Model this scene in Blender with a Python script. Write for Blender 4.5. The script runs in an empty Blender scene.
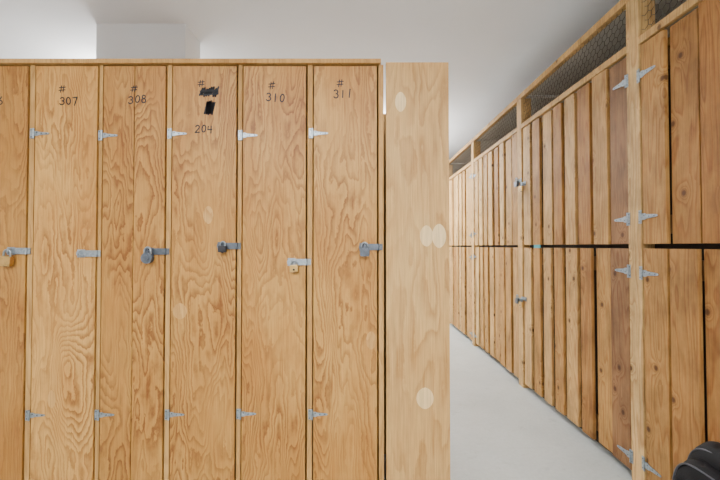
import bpy, bmesh, math, random
from mathutils import Vector, Matrix
random.seed(11)
scene = bpy.context.scene
COL = scene.collection

# ------------------------------------------------------------------ constants (metres)
CAM_H = 1.25
LY = 1.584            # front plane of the plywood lockers
RX = 1.47             # front plane of the slatted lockers
CEIL = 2.95
S = LY/360.0
def lx(u): return (u-357)*S          # measured horizontal position on locker front
def lz(v): return CAM_H+(246.3-v)*S  # measured height on locker front

# ------------------------------------------------------------------ node helpers
class NB:
    def __init__(s, name):
        s.m = bpy.data.materials.new(name); s.m.use_nodes = True
        s.nt = s.m.node_tree; s.nt.nodes.clear()
        s.out = s.nt.nodes.new('ShaderNodeOutputMaterial')
        s.b = s.nt.nodes.new('ShaderNodeBsdfPrincipled')
        s.nt.links.new(s.b.outputs[0], s.out.inputs[0])
    def link(s, a, b): s.nt.links.new(a, b)
    def put(s, sock, v):
        if isinstance(v, bpy.types.NodeSocket): s.link(v, sock)
        else: sock.default_value = v
    def math(s, op, a, b=0.0, clamp=False):
        n = s.nt.nodes.new('ShaderNodeMath'); n.operation = op; n.use_clamp = clamp
        s.put(n.inputs[0], a); s.put(n.inputs[1], b); return n.outputs[0]
    def vec(s, x, y, z):
        n = s.nt.nodes.new('ShaderNodeCombineXYZ')
        s.put(n.inputs[0], x); s.put(n.inputs[1], y); s.put(n.inputs[2], z); return n.outputs[0]
    def pos(s):
        g = s.nt.nodes.new('ShaderNodeNewGeometry'); sp = s.nt.nodes.new('ShaderNodeSeparateXYZ')
        s.link(g.outputs['Position'], sp.inputs[0]); return sp.outputs
    def attr(s, nm):
        a = s.nt.nodes.new('ShaderNodeAttribute'); a.attribute_name = nm; return a.outputs['Fac']
    def noise(s, v, scale=1, detail=2, rough=.5, dist=0):
        n = s.nt.nodes.new('ShaderNodeTexNoise'); s.link(v, n.inputs['Vector'])
        n.inputs['Scale'].default_value = scale; n.inputs['Detail'].default_value = detail
        n.inputs['Roughness'].default_value = rough; n.inputs['Distortion'].default_value = dist
        return n.outputs[0]
    def ramp(s, fac, stops):
        r = s.nt.nodes.new('ShaderNodeValToRGB'); s.put(r.inputs[0], fac)
        e = r.color_ramp.elements
        while len(e) < len(stops): e.new(0.5)
        for i, (p, c) in enumerate(stops):
            e[i].position = p
            e[i].color = (c, c, c, 1) if not hasattr(c, '__len__') else (*c, 1)
        return r.outputs[0]
    def mix(s, fac, a, b, mode='MIX'):
        n = s.nt.nodes.new('ShaderNodeMix'); n.data_type = 'RGBA'; n.blend_type = mode
        s.put(n.inputs[0], fac)
        for sock, v in ((n.inputs[6], a), (n.inputs[7], b)):
            if isinstance(v, bpy.types.NodeSocket): s.link(v, sock)
            else: sock.default_value = (*v, 1)
        return n.outputs[2]
    def bump(s, h, strength=.2, dist=.002):
        n = s.nt.nodes.new('ShaderNodeBump'); n.inputs['Strength'].default_value = strength
        n.inputs['Distance'].default_value = dist; s.link(h, n.inputs['Height'])
        s.link(n.outputs[0], s.b.inputs['Normal'])

def plywood(name, pale, mid, dark, K=26, ring_amt=.6, rough=.42):
    n = NB(name); p = n.pos(); sd = n.attr('seed'); tone = n.attr('tone')
    X = n.math('ADD', p[0], n.math('MULTIPLY', sd, 7.3)); Y = p[1]
    Z = n.math('ADD', p[2], n.math('MULTIPLY', sd, 3.1))
    v = n.vec(n.math('MULTIPLY', X, 5.0), n.math('MULTIPLY', Y, 5.0), n.math('MULTIPLY', Z, 1.05))
    n1 = n.noise(v, 1.0, 3.0, .44, .3)
    wob = n.noise(n.vec(n.math('MULTIPLY', X, 42), n.math('MULTIPLY', Y, 42), n.math('MULTIPLY', Z, 20)), 1, 3, .6)
    n1w = n.math('ADD', n1, n.math('MULTIPLY', wob, .04))
    fr = n.math('FRACT', n.math('MULTIPLY', n1w, K))
    ring = n.ramp(fr, [(0, 0), (.35, .12), (.72, .75), (.86, 1), (1, 0)])
    msk = n.ramp(n.noise(n.vec(n.math('MULTIPLY', X, 1.6), Y, n.math('MULTIPLY', Z, .7)), 3.0, 2.5), [(.32, .2), (.60, 1)])
    ringm = n.math('MULTIPLY', n.math('MULTIPLY', ring, msk), ring_amt)
    fib = n.noise(n.vec(n.math('MULTIPLY', X, 260), n.math('MULTIPLY', Y, 260), n.math('MULTIPLY', Z, 6)), 1, 3, .6)
    blot = n.noise(n.vec(n.math('MULTIPLY', X, 4.5), Y, n.math('MULTIPLY', Z, 1.6)), 1, 4, .65)
    base = n.mix(n.ramp(blot, [(.36, 0), (.64, 1)]), pale, mid)
    c = n.mix(ringm, base, dark)
    c = n.mix(1.0, c, n.ramp(fib, [(.3, .76), (.7, 1.1)]), 'MULTIPLY')
    st = n.noise(n.vec(n.math('MULTIPLY', X, 70), n.math('MULTIPLY', Y, 70), n.math('MULTIPLY', Z, 3.2)), 1, 1, .5)
    c = n.mix(n.ramp(st, [(.66, 0), (.76, .55)]), c, dark)
    sc = n.vec(tone, n.math('POWER', tone, 1.25), n.math('POWER', tone, 1.7))
    c = n.mix(1.0, c, sc, 'MULTIPLY')
    n.link(c, n.b.inputs['Base Color']); n.b.inputs['Roughness'].default_value = rough
    n.b.inputs['Specular IOR Level'].default_value = .3
    n.bump(n.math('ADD', fib, ring), .12, .0012)
    return n.m

def slatwood(name):
    n = NB(name); p = n.pos(); sd = n.attr('seed'); tone = n.attr('tone')
    H = n.math('ADD', n.math('ADD', p[1], p[0]), n.math('MULTIPLY', sd, 9.7))
    Z = n.math('ADD', p[2], n.math('MULTIPLY', sd, 4.3))
    vo = n.nt.nodes.new('ShaderNodeTexVoronoi'); vo.voronoi_dimensions = '2D'
    vo.inputs['Scale'].default_value = 6.0
    n.link(n.vec(H, n.math('MULTIPLY', Z, .8), 0.0), vo.inputs['Vector'])
    d = vo.outputs['Distance']
    sep = n.nt.nodes.new('ShaderNodeSeparateColor'); n.link(vo.outputs['Color'], sep.inputs[0])
    on = n.math('GREATER_THAN', sep.outputs[0], .50)
    knot = n.math('MULTIPLY', n.ramp(d, [(0, 1), (.05, .9), (.075, .35), (.13, 0)]), on)
    defl = n.math('MULTIPLY', n.math('EXPONENT', n.math('MULTIPLY', d, -9.0)), on)
    n1 = n.noise(n.vec(n.math('MULTIPLY', H, 9), 0.0, n.math('MULTIPLY', Z, .7)), 1, 2, .45, .2)
    n1 = n.math('ADD', n1, n.math('MULTIPLY', defl, .35))
    fr = n.math('FRACT', n.math('MULTIPLY', n1, 16))
    ring = n.ramp(fr, [(0, 0), (.5, .25), (.85, 1), (1, 0)])
    fib = n.noise(n.vec(n.math('MULTIPLY', H, 220), 0.0, n.math('MULTIPLY', Z, 5)), 1, 3, .6)
    base = n.ramp(tone, [(0, (.68, .44, .18)), (.35, (.50, .27, .080)), (.65, (.34, .148, .037)), (1, (.25, .145, .075))])
    c = n.mix(n.math('MULTIPLY', ring, .6), base, n.mix(1.0, base, (.52, .34, .21), 'MULTIPLY'))
    c = n.mix(n.math('MULTIPLY', knot, .92), c, (.07, .022, .006))
    c = n.mix(1.0, c, n.ramp(fib, [(.3, .72), (.7, 1.12)]), 'MULTIPLY')
    dirt = n.noise(n.vec(n.math('MULTIPLY', H, 5), 0.0, n.math('MULTIPLY', Z, 2.4)), 1, 5, .7)
    c = n.mix(1.0, c, n.ramp(dirt, [(.33, .60), (.6, 1.1)]), 'MULTIPLY')
    n.link(c, n.b.inputs['Base Color']); n.b.inputs['Roughness'].default_value = .62
    n.b.inputs['Specular IOR Level'].default_value = .25
    n.bump(n.math('ADD', fib, ring), .2, .0015)
    return n.m

def simple(name, col, rough=.5, metal=0.0, nscale=0, namt=0.0, bump=0.0, spec=.5):
    n = NB(name)
    n.b.inputs['Roughness'].default_value = rough; n.b.inputs['Metallic'].default_value = metal
    n.b.inputs['Specular IOR Level'].default_value = spec
    g = n.nt.nodes.new('ShaderNodeNewGeometry')
    f = n.noise(g.outputs['Position'], nscale or 30, 4, .6)
    c = n.mix(1.0, col, n.ramp(f, [(.3, 1-namt), (.7, 1+namt*.3)]), 'MULTIPLY')
    n.link(c, n.b.inputs['Base Color'])
    if bump: n.bump(f, bump, .002)
    return n.m

M_PLY = plywood('plywood_fir', (.54, .290, .074), (.44, .203, .043), (.18, .057, .010), 32, .85)
M_PLYP = plywood('plywood_pale', (.60, .375, .140), (.52, .295, .095), (.32, .15, .04), 14, .6, .5)
M_EDGE = plywood('plywood_edge', (.52, .295, .095), (.42, .215, .058), (.20, .08, .018), 18, .4, .6)
M_PLUG = plywood('plywood_plug', (.76, .56, .29), (.70, .49, .23), (.52, .30, .11), 14, .3, .45)
M_PLUGD = plywood('plywood_plug_tan', (.58, .34, .11), (.53, .29, .085), (.32, .13, .03), 18, .5, .45)
M_SLAT = slatwood('fir_board')
M_STEEL = simple('galvanised_steel', (.36, .41, .45), .38, .85, 90, .35)
M_DARKST = simple('worn_steel', (.14, .16, .19), .38, .8, 60, .25)
M_BRASS = simple('brass', (.62, .40, .14), .3, .9, 50, .2)
M_BLACKM = simple('black_metal', (.02, .02, .025), .35, .3)
M_INK = simple('marker_ink', (.006, .006, .009), .6)
M_WALL = simple('painted_wall', (.72, .72, .72), .8, 0, 3, .03, .05)
M_CEIL = simple('painted_ceiling', (.79, .79, .80), .85, 0, 2, .03, .05)
M_WIRE = simple('wire', (.06, .05, .04), .5, .5)
M_FABRIC = simple('nylon_fabric', (.005, .005, .007), .6, 0, 400, .4, .3, .2)
M_ZIP = simple('zip_tape', (.06, .065, .085), .4, 0, 300, .3)
M_ROOF = simple('old_plywood', (.28, .225, .16), .8, 0, 6, .2)
M_GAPSHADE = simple('slat_gap_shade', (.035, .025, .018), .9, 0, 12, .3)  # near-black colour stands in for shade in the slat gaps
M_TOPP = simple('mesh_backdrop_tone', (.46, .42, .36), .8, 0, 6, .12)  # tone chosen to put dimness behind the wire mesh
M_TEAL = simple('teal_paint', (.05, .32, .36), .5)
M_HOUS = simple('fixture_enamel', (.85, .85, .85), .4)

def floor_mat():
    n = NB('painted_concrete'); g = n.nt.nodes.new('ShaderNodeNewGeometry')
    a = n.noise(g.outputs['Position'], 1.7, 5, .6); b = n.noise(g.outputs['Position'], 45, 3, .6)
    sc = n.noise(g.outputs['Position'], 9, 6, .75)
    c = n.ramp(a, [(.3, (.40, .428, .412)), (.7, (.51, .535, .515))])
    c = n.mix(1.0, c, n.ramp(b, [(.3, .92), (.7, 1.03)]), 'MULTIPLY')
    c = n.mix(1.0, c, n.ramp(sc, [(.3, .80), (.42, 1)]), 'MULTIPLY')
    n.link(c, n.b.inputs['Base Color']); n.b.inputs['Roughness'].default_value = .38
    n.bump(b, .08, .002); return n.m
M_FLOOR = floor_mat()

# ------------------------------------------------------------------ mesh helpers
def new_bm():
    bm = bmesh.new(); bm.faces.layers.float.new('seed'); bm.faces.layers.float.new('tone'); return bm
def tag(bm, faces, seed, tone):
    a = bm.faces.layers.float['seed']; b = bm.faces.layers.float['tone']
    for f in faces: f[a] = seed; f[b] = tone
def box(bm, x0, x1, y0, y1, z0, z1, seed=None, tone=1.0, skew=0.0):
    if seed is None: seed = random.random()
    vs = [bm.verts.new((x, y + (skew if z == z1 else 0), z)) for x in (x0, x1) for y in (y0, y1) for z in (z0, z1)]
    idx = [(0, 1, 3, 2), (4, 6, 7, 5), (0, 4, 5, 1), (2, 3, 7, 6), (0, 2, 6, 4), (1, 5, 7, 3)]
    fs = [bm.faces.new([vs[i] for i in q]) for q in idx]
    tag(bm, fs, seed, tone)
def prism(bm, pts, y0, y1, seed=0., tone=1.):
    """polygon in x,z extruded from y0 to y1"""
    a = [bm.verts.new((x, y0, z)) for x, z in pts]; b = [bm.verts.new((x, y1, z)) for x, z in pts]
    fs = [bm.faces.new(a), bm.faces.new(b[::-1])]
    n = len(pts)
    for i in range(n): fs.append(bm.faces.new((a[i], b[i], b[(i+1) % n], a[(i+1) % n])))
    tag(bm, fs, seed, tone)
def cyl(bm, p0, p1, r, seg=12, r2=None):
    p0, p1 = Vector(p0), Vector(p1); d = (p1-p0); r2 = r if r2 is None else r2
    q = d.to_track_quat('Z', 'Y')
    a = [bm.verts.new(p0+q @ Vector((r*math.cos(2*math.pi*i/seg), r*math.sin(2*math.pi*i/seg), 0))) for i in range(seg)]
    b = [bm.verts.new(p1+q @ Vector((r2*math.cos(2*math.pi*i/seg), r2*math.sin(2*math.pi*i/seg), 0))) for i in range(seg)]
    fs = [bm.faces.new(a[::-1]), bm.faces.new(b)]
    for i in range(seg): fs.append(bm.faces.new((a[i], a[(i+1) % seg], b[(i+1) % seg], b[i])))
    tag(bm, fs, 0, 1)
def tube(bm, pts, r, seg=8):
    pts = [Vector(p) for p in pts]; rings = []
    for i, p in enumerate(pts):
        t = (pts[min(i+1, len(pts)-1)]-pts[max(i-1, 0)]).normalized()
        q = t.to_track_quat('Z', 'Y')
        rings.append([bm.verts.new(p+q @ Vector((r*math.cos(2*math.pi*k/seg), r*math.sin(2*math.pi*k/seg), 0))) for k in range(seg)])
    for a, b in zip(rings, rings[1:]):
        best = min(range(seg), key=lambda s: (b[s].co-a[0].co).length)
        b[:] = b[best:]+b[:best]
        for k in range(seg): bm.faces.new((a[k], a[(k+1) % seg], b[(k+1) % seg], b[k]))
    bm.faces.new(rings[0][::-1]); bm.faces.new(rings[-1])
def obj(name, bm, mat, parent=None, bevel=0, smooth=False, mw=None):
    bmesh.ops.recalc_face_normals(bm, faces=bm.faces)
    me = bpy.data.meshes.new(name); bm.to_mesh(me); bm.free()
    me.materials.append(mat)
    if smooth: me.shade_smooth()
    o = bpy.data.objects.new(name, me); COL.objects.link(o)
    if mw is not None: o.matrix_world = mw
    if parent:
        o.parent = parent; o.matrix_parent_inverse = parent.matrix_basis.inverted()
    if bevel:
        b = o.modifiers.new('bevel', 'BEVEL'); b.width = bevel; b.segments = 2; b.limit_method = 'ANGLE'
    return o
def empty(name, loc):
    e = bpy.data.objects.new(name, None); e.empty_display_size = .1; e.location = loc
    COL.objects.link(e); return e

# placement frames: local x = along surface, local -y = out of the surface
def frame_front(x, y, z, flip=False):
    return Matrix.Translation((x, y, z)) @ (Matrix.Rotation(math.pi, 4, 'Y') if flip else Matrix.Identity(4))
def frame_right(y, z, x=RX, flip=False):
    return Matrix.Translation((x, y, z)) @ Matrix.Rotation(-math.pi/2, 4, 'Z') @ (Matrix.Rotation(math.pi, 4, 'Y') if flip else Matrix.Identity(4))

def hinge(parent, mw, L=.07, w=.026, leaf=.055):
    bm = new_bm(); t = .0025
    prism(bm, [(.004, -w/2), (L*.22, -w/2), (L*.34, -w*.34), (L*.9, -w*.2), (L, -w*.1), (L, w*.1), (L*.9, w*.2), (L*.34, w*.34), (L*.22, w/2), (.004, w/2)], -t, 0)
    prism(bm, [(-.004, -leaf/2), (-.004, leaf/2), (-.017, leaf/2), (-.017, -leaf/2)], -t, 0)
    cyl(bm, (0, -.0035, -leaf/2), (0, -.0035, leaf/2), .0042, 10)
    o = obj('hinge', bm, M_STEEL, parent, .0005, mw=mw)
    bm = new_bm()
    for u, v in ((L*.2, .005), (L*.5, 0), (L*.82, 0), (-.011, leaf*.34), (-.011, -leaf*.34)):
        cyl(bm, (u, -t-.0012, v), (u, -t+.0005, v), .0030, 8)
    obj('hinge_screws', bm, M_DARKST, parent, mw=mw)
    return o

def hasp(parent, mw, L=.085, w=.03, mat=None):
    """strap hinged at x=0 running toward -x, staple near far end"""
    bm = new_bm(); t = .003
    prism(bm, [(.003, -w/2), (.016, -w/2), (.016, w/2), (.003, w/2)], -t, 0)
    cyl(bm, (0, -.004, -w/2), (0, -.004, w/2), .0045, 10)
    e = -L
    prism(bm, [(-.003, -w/2), (-.003, w/2), (e+.012, w/2), (e+.004, w*.38), (e, w*.2), (e, -w*.2), (e+.004, -w*.38), (e+.012, -w/2)], -.006, -.003)
    prism(bm, [(e+.002, -w*.62), (e+.002, w*.62), (e+.036, w*.62), (e+.036, -w*.62)], -.0028, 0)
    s = e+.019
    pts = [(s, -.004, -.009)]+[(s, -.013-.006*math.sin(a), -.009*math.cos(a)) for a in [i*math.pi/8 for i in range(9)]]+[(s, -.004, .009)]
    tube(bm, pts, .0024)
    for u in (.0095,):
        for v in (-w*.3, w*.3): cyl(bm, (u, -t-.0012, v), (u, -t, v), .003, 8)
    return obj('hasp', bm, mat or M_STEEL, parent, .0005, mw=mw)

def padlock(mw, size=.04, body_mat=None, style='block', tilt=0):
    """local origin = staple point, lock hangs down"""
    mw = mw @ Matrix.Rotation(tilt, 4, 'Y')
    e = empty('padlock', mw.translation)
    r = size*.30; h = size*.34
    bm = new_bm()
    pts = [(-r, -.016, -h-.012)]+[(-r*math.cos(a), -.016, -r*.1+r*math.sin(a)-.004) for a in [i*math.pi/12 for i in range(13)]]+[(r, -.016, -h-.012)]
    tube(bm, pts, size*.085)
    obj('shackle', bm, M_STEEL, e, smooth=True, mw=mw)
    bm = new_bm(); top = -h-.002; w = size/2
    if style == 'block':
        box(bm, -w, w, -.026, -.008, top-size*.82, top)
    elif style == 'laminated':
        for i in range(7):
            z1 = top-i*size*.12
            k = .0 if 0 < i < 6 else .0025
            box(bm, -w+k, w-k, -.027+k, -.007-k, z1-size*.105, z1)
            box(bm, -w+.002, w-.002, -.0255, -.0085, z1-size*.12, z1-size*.105)
    else:
        cyl(bm, (0, -.027, top-size*.45), (0, -.007, top-size*.45), size*.52, 28)
        cyl(bm, (0, -.033, top-size*.45), (0, -.027, top-size*.45), size*.3, 28)
    obj('lock_body', bm, body_mat or M_BRASS, e, .0022 if style == 'block' else .0008, mw=mw)
    bm = new_bm()
    if style == 'block':
        cyl(bm, (0, -.0268, top-size*.55), (0, -.026, top-size*.55), size*.13, 14)
    cyl(bm, (0, -.017, top-size*.84-.0015), (0, -.017, top-size*.8), size*.16, 14)
    obj('keyway', bm, M_BLACKM, e, mw=mw)
    return e

# ------------------------------------------------------------------ handwriting strokes
def arc(cx, cy, rx, ry, a0, a1, n=12):
    return [(cx+rx*math.cos(math.radians(a0+(a1-a0)*i/n)), cy+ry*math.sin(math.radians(a0+(a1-a0)*i/n))) for i in range(n+1)]
GL = {
 '0': [arc(.3, .5, .27, .48, 100, 455, 18)],
 '1': [[(.3, 1.0), (.28, 0)]],
 '2': [arc(.28, .72, .24, .27, 160, -30, 10)+[(.02, .02), (.6, .06)]],
 '3': [arc(.25, .75, .26, .24, 150, -80, 10)+arc(.25, .27, .3, .27, 80, -150, 10)],
 '4': [[(.08, .95), (.03, .45), (.58, .5)], [(.5, 1.0), (.46, -.05)]],
 '5': [[(.55, .97), (.12, .95), (.08, .55)]+arc(.26, .3, .28, .3, 120, -150, 12)],
 '6': [[(.45, 1.0), (.15, .6)]+arc(.28, .27, .24, .26, 160, 520, 16)],
 '7': [[(.02, .93), (.58, 1.0), (.22, -.05)]],
 '8': [arc(.3, .76, .2, .22, -80, 270, 14)+arc(.3, .27, .26, .27, 90, -270, 16)],
 '#': [[(.25, 1.0), (.1, .0)], [(.62, 1.05), (.48, .05)], [(-.1, .7), (.85, .8)], [(-.15, .3), (.8, .38)]],
}
def stroke(bm, pts, w, y):
    for i, (x, z) in enumerate(pts):
        vs = [bm.verts.new((x+w/2*math.cos(k*math.pi/4), y, z+w/2*math.sin(k*math.pi/4))) for k in range(8)]
        bm.faces.new(vs)
        if i:
            a = Vector((pts[i-1][0], pts[i-1][1])); b = Vector((x, z)); d = b-a
            if d.length < 1e-6: continue
            n = Vector((-d.y, d.x)).normalized()*w/2
            q = [a+n, b+n, b-n, a-n]
            bm.faces.new([bm.verts.new((p.x, y-.00005, p.y)) for p in q])
def write(bm, txt, cx, cz, h, y, w=.0055, sp=.85):
    n = len(txt); x = cx-(n*sp-.2)*h/2
    for c in txt:
        dz = random.uniform(-.10, .10)*h; hs = random.uniform(.9, 1.08); sh = random.uniform(-.06, .12)
        for st in GL[c]:
            stroke(bm, [(x+(px+sh*pz)*h*.95, cz-h/2+dz+pz*h*hs) for px, pz in st], w, y)
        x += sp*h

# ================================================================== ROOM
XL, XR, YB, YF = -3.6, 3.1, -2.4, 8.6
def room(name, x0, x1, y0, y1, z0, z1, mat):
    bm = new_bm(); box(bm, x0, x1, y0, y1, z0, z1); return obj(name, bm, mat)
room('floor', XL-.1, XR+.1, YB-.1, YF+.1, -.1, 0, M_FLOOR)
room('ceiling', XL-.1, XR+.1, YB-.1, YF+.1, CEIL, CEIL+.1, M_CEIL)
room('wall_left', XL-.1, XL, YB, YF, 0, CEIL, M_WALL)
room('wall_right', XR, XR+.1, YB, YF, 0, CEIL, M_WALL)
room('wall_back', XL-.1, XR+.1, YF, YF+.1, 0, CEIL, M_WALL)
room('wall_front', XL-.1, XR+.1, YB-.1, YB, 0, CEIL, M_WALL)
room('column', -1.99, -1.31, 2.72, 2.98, 0, CEIL, M_WALL)

# ================================================================== PLYWOOD LOCKERS
TOPZ = lz(58.5); CAPB = lz(63); BOT = .06
doors = [
 dict(l=-186, r=-119, tone=.97, seed=.13, hz=250, txt='304'),
 dict(l=-113, r=-45, tone=.93, seed=.27, hz=251, txt='305'),
 dict(l=-39, r=26.5, tone=.88, seed=.415, hz=251, txt='306', tx=-8, tz=99, lock='brass'),
 dict(l=33, r=96.5, tone=1.14, seed=.55, hz=253.5, txt='307', tx=67, tz=99.5, hx=60, hzt=88),
 dict(l=101.5, r=165, tone=.90, seed=.66, hz=251.5, txt='308', tx=136, tz=98.5, hx=132, hzt=87, lock='round'),
 dict(l=171, r=236.5, tone=.93, seed=.71, hz=246, txt='204', tx=203, tz=128, hx=200, hzt=82, lock='flat'),
 dict(l=242, r=306.5, tone=.98, seed=.83, hz=262, txt='310', tx=275, tz=96.5, hx=271, hzt=85, lock='silver'),
 dict(l=313, r=378, tone=1.0, seed=.94, hz=247, txt='311', tx=343, tz=93, hx=340, hzt=82, lock='lam'),
]
FD = LY          # door face
for i, d in enumerate(doors):
    x0, x1 = lx(d['l']), lx(d['r'])
    pr = lx(doors[i+1]['l']) if i+1 < len(doors) else lx(384.5)
    e = empty('plywood_locker', (x0, LY, 0))
    g = .0022
    bm = new_bm()
    if d['txt'] == '308':
        xm = lx(133)
        box(bm, x0+g, xm-.0014, FD, FD+.018, BOT+.004, CAPB-.006, .31, .86)
        box(bm, xm+.0014, x1-g-.002, FD, FD+.018, BOT+.004, CAPB-.006, .77, .92)
    else:
        box(bm, x0+g, x1-g-.002, FD, FD+.018, BOT+.004, CAPB-.006, d['seed'], d['tone'])
    obj('door', bm, M_PLY, e, .0012)
    bm = new_bm()
    box(bm, x1+g*1.5, pr-g*1.5, FD+.002, FD+.60, .0, CAPB, None, random.uniform(.9, 1.1))
    if i == 0: box(bm, x0-.025, x0-g, FD-.003, FD+.60, .0, CAPB, None, 1.)
    box(bm, x0, x1, FD+.02, FD+.60, .04, .058, None, 1)
    box(bm, x0, x1, FD+.585, FD+.60, .058, CAPB, None, .9)
    box(bm, x0, x1, FD+.03, FD+.045, 0, .04, None, .9)
    box(bm, x0, x1, FD+.03, FD+.58, 1.72, 1.738, None, .9)
    obj('carcass', bm, M_EDGE, e, .0008)
    for hv in (134, 412.5):
        hinge(e, frame_front(x0-.002, FD-.001, lz(hv+random.uniform(-1.2, 1.2))), .068, .022, .045)
    hm = M_DARKST if d.get('lock') in ('round', 'lam', 'flat') else M_STEEL
    hz = lz(d['hz'])
    hasp(e, frame_front(x1+.004, FD-.001, hz), .088, .028, hm)
    sx = x1+.004-.088+.019
    L = d.get('lock')
    if L == 'brass': padlock(frame_front(sx, FD-.003, hz-.004), .05, M_BRASS, 'laminated', .1)
    if L == 'round': padlock(frame_front(sx, FD-.003, hz+.010), .046, M_DARKST, 'round', 0)
    if L == 'flat': padlock(frame_front(sx+.012, FD-.003, hz+.014), .034, M_BLACKM, 'block', .05)
    if L == 'silver': padlock(frame_front(sx+.012, FD-.003, hz+.002), .036, M_BRASS, 'block', -.08)
    if L == 'lam': padlock(frame_front(sx+.006, FD-.003, hz+.012), .042, M_DARKST, 'laminated', 0)
    bm = new_bm(); yt = FD-.0006
    cx = lx(d.get('tx', (d['l']+d['r'])/2)); cz = lz(d.get('tz', 98))
    write(bm, d['txt'], cx, cz, .034 if d['txt'] != '204' else .033, yt)
    write(bm, '#', lx(d.get('hx', (d['l']+d['r'])/2-5)), lz(d.get('hzt', 87)), .030, yt, .0044)
    if d['txt'] == '204':      # scribbled-out old number
        for (a, b, c, dd, nz, ww) in ((199.5, 216.5, 87, 94.5, 8, .008), (204.5, 213, 101, 112.5, 5, .0078)):
            pts = []
            for k in range(nz*2):
                u = a+(b-a)*k/(nz*2-1)
                v = (c if k % 2 else dd)+random.uniform(-1.2, 1.2)
                pts.append((lx(u+(1.0 if k % 2 else -1.0)), lz(v)))
            stroke(bm, pts, ww, yt)
        stroke(bm, [(lx(199), lz(90)), (lx(217), lz(89)), (lx(217), lz(93)), (lx(200), lz(94))], .006, yt-.0001)
    obj('marker_number', bm, M_INK, e)

bm = new_bm()
box(bm, lx(-192), lx(381), FD-.014, FD+.61, CAPB+.0005, TOPZ, .5, 1.05)
obj('locker_top_board', bm, M_EDGE, None, .001)

# end panel with return side
e = empty('plywood_end_panel', (lx(385), LY, 0))
bm = new_bm()
box(bm, lx(386), lx(448.7), FD-.012, FD+.006, 0.0, lz(62), .22, .98)
obj('face_board', bm, M_PLYP, e, .001)
bm = new_bm()
box(bm, lx(448.7)-.018, lx(448.7), FD+.0065, FD+.62, 0.0, lz(62), .62, .95)
box(bm, lx(386), lx(448.7)-.019, FD+.602, FD+.62, 0.0, lz(62), .7, .95)
obj('side_board', bm, M_PLYP, e, .001)
def plug(parent, u, v, rw, rh, y, mat=None):
    bm = new_bm(); n = 28; pts = []
    for k in range(n):
        a = 2*math.pi*k/n
        px = abs(math.cos(a))**1.15*math.copysign(1, math.cos(a)); pz = math.sin(a)
        pts.append((lx(u)+px*rw*S, lz(v)+pz*rh*S))
    prism(bm, pts, y-.0004, y+.0001, random.random(), 1.0)
    obj('veneer_plug', bm, mat or M_PLUG, parent)
for (u, v, rw, rh) in ((400.5, 102, 5.5, 10), (424, 396, 8.5, 10.5), (426, 236, 6.5, 10.5), (438.5, 236, 7, 12)):
    plug(e, u, v, rw, rh, FD-.012)
lk = [o for o in bpy.data.objects if o.name.startswith('plywood_locker')]
plug(lk[5], 180.5, 311, 7, 8, FD, M_PLUGD)
plug(lk[3], 54, 398, 4, 9, FD, M_PLUGD)
plug(lk[5], 208, 215, 5, 9, FD, M_PLUGD)
plug(lk[7], 371, 340, 5, 9, FD, M_PLUGD)

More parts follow.
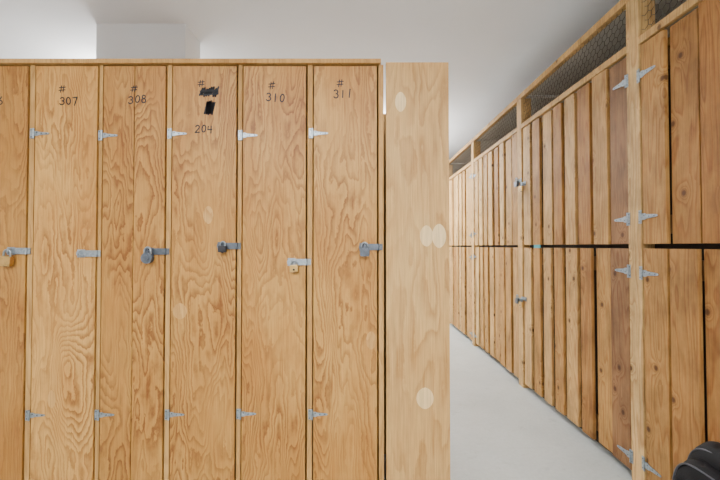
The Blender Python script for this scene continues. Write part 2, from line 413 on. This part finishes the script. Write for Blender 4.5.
# ================================================================== SLATTED LOCKERS
Z_TOP = 2.30; Z_MID_U = 1.262; Z_MID_L = 1.238
R_TOP = 2.62; R_BOT = 2.575
posts = [(.53, .615), (1.86, 1.945), (3.20, 3.285), (4.52, 4.605), (5.84, 5.925), (7.16, 7.245), (8.45, 8.53)]
for bi in range(len(posts)-1):
    a = posts[bi][1]; b = posts[bi+1][0]
    e = empty('slatted_storage_locker', (RX, a, 0))
    first = bi == 0
    bm = new_bm()
    ps = [posts[bi+1]] + ([posts[0]] if first else [])
    for p in ps:
        box(bm, RX-.002, RX+.088, p[0], p[1], 0.0, R_BOT-.001, None, .0)
    y0 = a-.085 if first else a
    y1 = posts[bi+1][1]
    box(bm, RX-.004, RX+.034, y0, y1, R_BOT, R_TOP, None, .15)
    box(bm, RX+.038, RX+.06, a+.001, b-.001, 2.22, 2.262, None, .3)
    obj('frame', bm, M_SLAT, e, .0015)
    bm = new_bm()
    box(bm, RX-.004, RX+.020, a+.001, b-.001, Z_TOP+.002, Z_TOP+.042, None, .1)
    for zz in (Z_MID_U+.05, 2.12, .09, Z_MID_L-.14):
        box(bm, RX+.040, RX+.060, a+.005, b-.005, zz, zz+.09, None, .9)
    obj('rail', bm, M_SLAT, e, .0015)
    # slats
    bm = new_bm()
    n = 8; pitch = (b-a)/n
    for row, (zb, zt) in enumerate(((Z_MID_U, Z_TOP), (.045, Z_MID_L))):
        for k in range(n):
            wd = pitch-random.choice([.028, .034, .042, .05])
            if bi == 0 and k >= 5: wd = pitch-.017
            if bi == 1 and k == 0: wd = pitch-.016
            c0 = a+k*pitch+.004+random.uniform(0, .004)
            off = random.choice([0, 0, .006, .014])
            t = random.choice([.02, .1, .2, .3, .45])+random.uniform(-.05, .05)
            if bi == 1: t = [.88, .32, .54, .2, .46, .16, .42, .0][k]+random.uniform(-.06, .06)
            if bi == 0: t = [.4, .5, .3, .5, .5, .58, .54, .42][k]+random.uniform(-.05, .05)
            zt2 = zt-(random.uniform(0, .012) if row == 0 else 0)
            zb2 = zb+(random.uniform(0, .006) if row else 0)
            box(bm, RX+off, RX+off+.021, c0, c0+wd, zb2, zt2, None, max(0, t), random.uniform(-.004, .004))
    obj('slats', bm, M_SLAT, e, .0018)
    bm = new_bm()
    box(bm, RX+.066, RX+.072, a+.002, b-.002, .0, 2.255, None, 1)  # sheet added behind the slats to make the gaps look shaded
    obj('gap_shade_sheet', bm, M_GAPSHADE, e)
    bm = new_bm()
    box(bm, RX+.09, XR-.02, posts[bi+1][0]+.03, posts[bi+1][0]+.05, 0, 2.26, None, 1)
    box(bm, RX+.075, XR-.02, a+.005, b-.002, 1.235, 1.25, None, 1)
    obj('interior_panels', bm, M_ROOF, e)
    bm = new_bm()
    box(bm, RX+.062, XR-.02, a+.005, b-.002, 2.27, 2.285, None, 1)
    box(bm, RX+.036, XR-.02, a-.03, b, R_TOP-.02, R_TOP, None, 1)  # roof added to dim the view through the wire mesh
    obj('added_top_panels', bm, M_TOPP, e)
    # chicken wire
    bm = new_bm(); cw = .042; ch = .048; zlo = Z_TOP+.03; zhi = R_BOT+.01; yy0 = a; yy1 = b
    xw = RX+.012; rows = int((zhi-zlo)/(ch*.75))+1; cols = int((yy1-yy0)/cw)
    def wire(p, q):
        cyl(bm, p, q, .0014, 3)
    for r in range(rows):
        z = zlo+r*ch*.75
        for c in range(cols):
            y = yy0+c*cw+(cw/2 if r % 2 else 0)
            A = (xw, y, z+ch*.25); B = (xw, y+cw/2, z); C = (xw, y+cw, z+ch*.25); D = (xw, y, z+ch*.75)
            if C[1] > yy1: continue
            if z+ch*.25 > zhi: continue
            wire(A, B); wire(B, C)
            if D[2] < zhi: wire(A, D)
    obj('wire_mesh', bm, M_WIRE, e)
    if bi % 2 == 0:   # hinged on far post
        for z in (2.137, 1.403, 1.114, .14):
            hinge(e, frame_right(posts[bi+1][0]-.004, z+random.uniform(-.008, .008), RX-.002), .10, .034, .07)
        if not first:
            for z in (1.84, .77): hasp(e, frame_right(a-.004, z, RX-.002, True) , .085, .03)
    else:
        for z in (2.142, 1.394, 1.112, .135):
            hinge(e, frame_right(a+.004, z+random.uniform(-.008, .008), RX-.002, True), .10, .034, .07)
        for z in (1.80, .79): hasp(e, frame_right(b+.002, z, RX-.002, True), .085, .03)
def rlock(y, z, mat, st): padlock(frame_right(y, z, RX-.004), .055, mat, st)
rlock(3.265, 1.86, M_DARKST, 'laminated'); rlock(3.17, 1.80, M_BRASS, 'block')
rlock(3.265, .80, M_DARKST, 'laminated'); rlock(3.19, .78, M_BRASS, 'block')
rlock(5.90, 1.84, M_DARKST, 'laminated'); rlock(5.90, .78, M_BRASS, 'block')
bm = new_bm(); box(bm, RX-.006, RX-.001, 2.88, 2.98, 1.236, 1.262)
obj('painter_tape', bm, M_TEAL)

# ================================================================== BACKPACK
BY = 1.30
bp = empty('backpack', (1.32, BY, 0))
def super_body(cx, cy, cz, rx, ry, rz, e1=.55, e2=.6, taper=.12, nu=48, nv=32, zmin=0., wr_a=.004):
    bm = new_bm()
    sg = lambda v, e: math.copysign(abs(v)**e, v)
    rows = []
    for j in range(1, nv):
        ph = -math.pi/2+math.pi*j/nv; row = []
        for i in range(nu):
            th = 2*math.pi*i/nu
            zz = sg(math.sin(ph), e1)
            k = 1-taper*max(0, zz)
            x = rx*sg(math.cos(ph), e1)*sg(math.cos(th), e2)*k; y = ry*sg(math.cos(ph), e1)*sg(math.sin(th), e2)*k
            wr = wr_a*math.sin(9*zz+3*th)+wr_a*.6*math.sin(17*zz-5*th)
            row.append(bm.verts.new((cx+x+wr, cy+y+wr, max(zmin, cz+rz*zz+wr*.6))))
        rows.append(row)
    for r0, r1 in zip(rows, rows[1:]):
        for i in range(nu): bm.faces.new((r0[i], r0[(i+1) % nu], r1[(i+1) % nu], r1[i]))
    bm.faces.new(rows[0][::-1]); bm.faces.new(rows[-1])
    return bm
obj('main_compartment', super_body(1.355, BY, .258, .10, .165, .258, taper=.2), M_FABRIC, bp, smooth=True)
obj('middle_compartment', super_body(1.275, BY, .228, .07, .15, .228, taper=.22), M_FABRIC, bp, smooth=True)
obj('front_pocket', super_body(1.205, BY, .16, .05, .12, .16, taper=.1), M_FABRIC, bp, smooth=True)
bm = new_bm()
def zarc(ry, zc, rz, x):
    out = []
    for i in range(33):
        t = math.radians(-5+190*i/32); c, s_ = math.cos(t), math.sin(t)
        out.append((x, BY+ry*math.copysign(abs(c)**.6, c), zc+rz*math.copysign(abs(s_)**.6, s_)))
    return out
tube(bm, zarc(.140, .25, .243, 1.300), .0035)
tube(bm, zarc(.130, .22, .220, 1.238), .0035)
tube(bm, zarc(.100, .15, .140, 1.165), .0035)
obj('zippers', bm, M_ZIP, bp, smooth=True)
bm = new_bm()
tube(bm, [(1.39, BY+.045*math.cos(t), .505+.035*math.sin(t)) for t in [math.pi*i/14 for i in range(15)]], .008)
for s in (-1, 1):
    tube(bm, [(1.425+.02*math.sin(t), BY+s*(.06+.03*math.sin(t)), .46-.40*t/math.pi) for t in [math.pi*i/16 for i in range(17)]], .012)
for s in (-1, 1):
    tube(bm, [(1.36-.17*t, BY+s*(.168-.03*t), .33-.06*t+.02*math.sin(6*t)) for t in [i/10 for i in range(11)]], .006)
obj('straps', bm, M_ZIP, bp, smooth=True)

# ================================================================== LIGHTS
def fixture(x, y, L, W, down, up, along='X', z=CEIL-.16):
    e = empty('ceiling_light_fixture', (x, y, z))
    bm = new_bm()
    hx, hy = (L/2, W/2) if along == 'X' else (W/2, L/2)
    box(bm, x-hx, x+hx, y-hy, y+hy, z, z+.03)
    obj('housing', bm, M_HOUS, e, .004)
    bm = new_bm()
    for s in (-.7, .7):
        dx, dy = (s*hx, 0) if along == 'X' else (0, s*hy)
        cyl(bm, (x+dx, y+dy, z+.03), (x+dx, y+dy, CEIL), .006, 8)
    obj('hanger_rods', bm, M_HOUS, e)
    for nm, P, zz, rot in (('tube_down', down, z-.006, 0), ('added_uplight', up, z+.036, math.pi)):  # upward area light is added to brighten the ceiling
        l = bpy.data.lights.new(nm, 'AREA'); l.shape = 'RECTANGLE'; l.size = 2*hx; l.size_y = 2*hy
        l.energy = P; l.color = (1, .985, .965)
        o = bpy.data.objects.new(nm, l); COL.objects.link(o)
        o.location = (x, y, zz); o.rotation_euler = (rot, 0, 0)
        o.parent = e; o.matrix_parent_inverse = e.matrix_basis.inverted()
fixture(-1.2, -1.0, 1.8, .3, 80, 75, z=CEIL-.35)
fixture(.9, -1.0, 1.8, .3, 80, 75, z=CEIL-.35)
fixture(-2.3, 4.2, 1.6, .25, 45, 105, 'Y', z=CEIL-.42)
fixture(.40, 5.6, 1.6, .25, 120, 210, 'Y', z=CEIL-.42)
w = bpy.data.worlds.new('world'); scene.world = w; w.use_nodes = True
w.node_tree.nodes['Background'].inputs[0].default_value = (.8, .85, .9, 1)
w.node_tree.nodes['Background'].inputs[1].default_value = .3

# ================================================================== CAMERA
cd = bpy.data.cameras.new('camera'); cam = bpy.data.objects.new('camera', cd); COL.objects.link(cam)
cd.lens = 18; cd.sensor_width = 36; cd.clip_start = .05
cd.shift_x = 3/720
cam.location = (0, 0, CAM_H); cam.rotation_euler = (math.radians(91.0), 0, 0)
scene.camera = cam
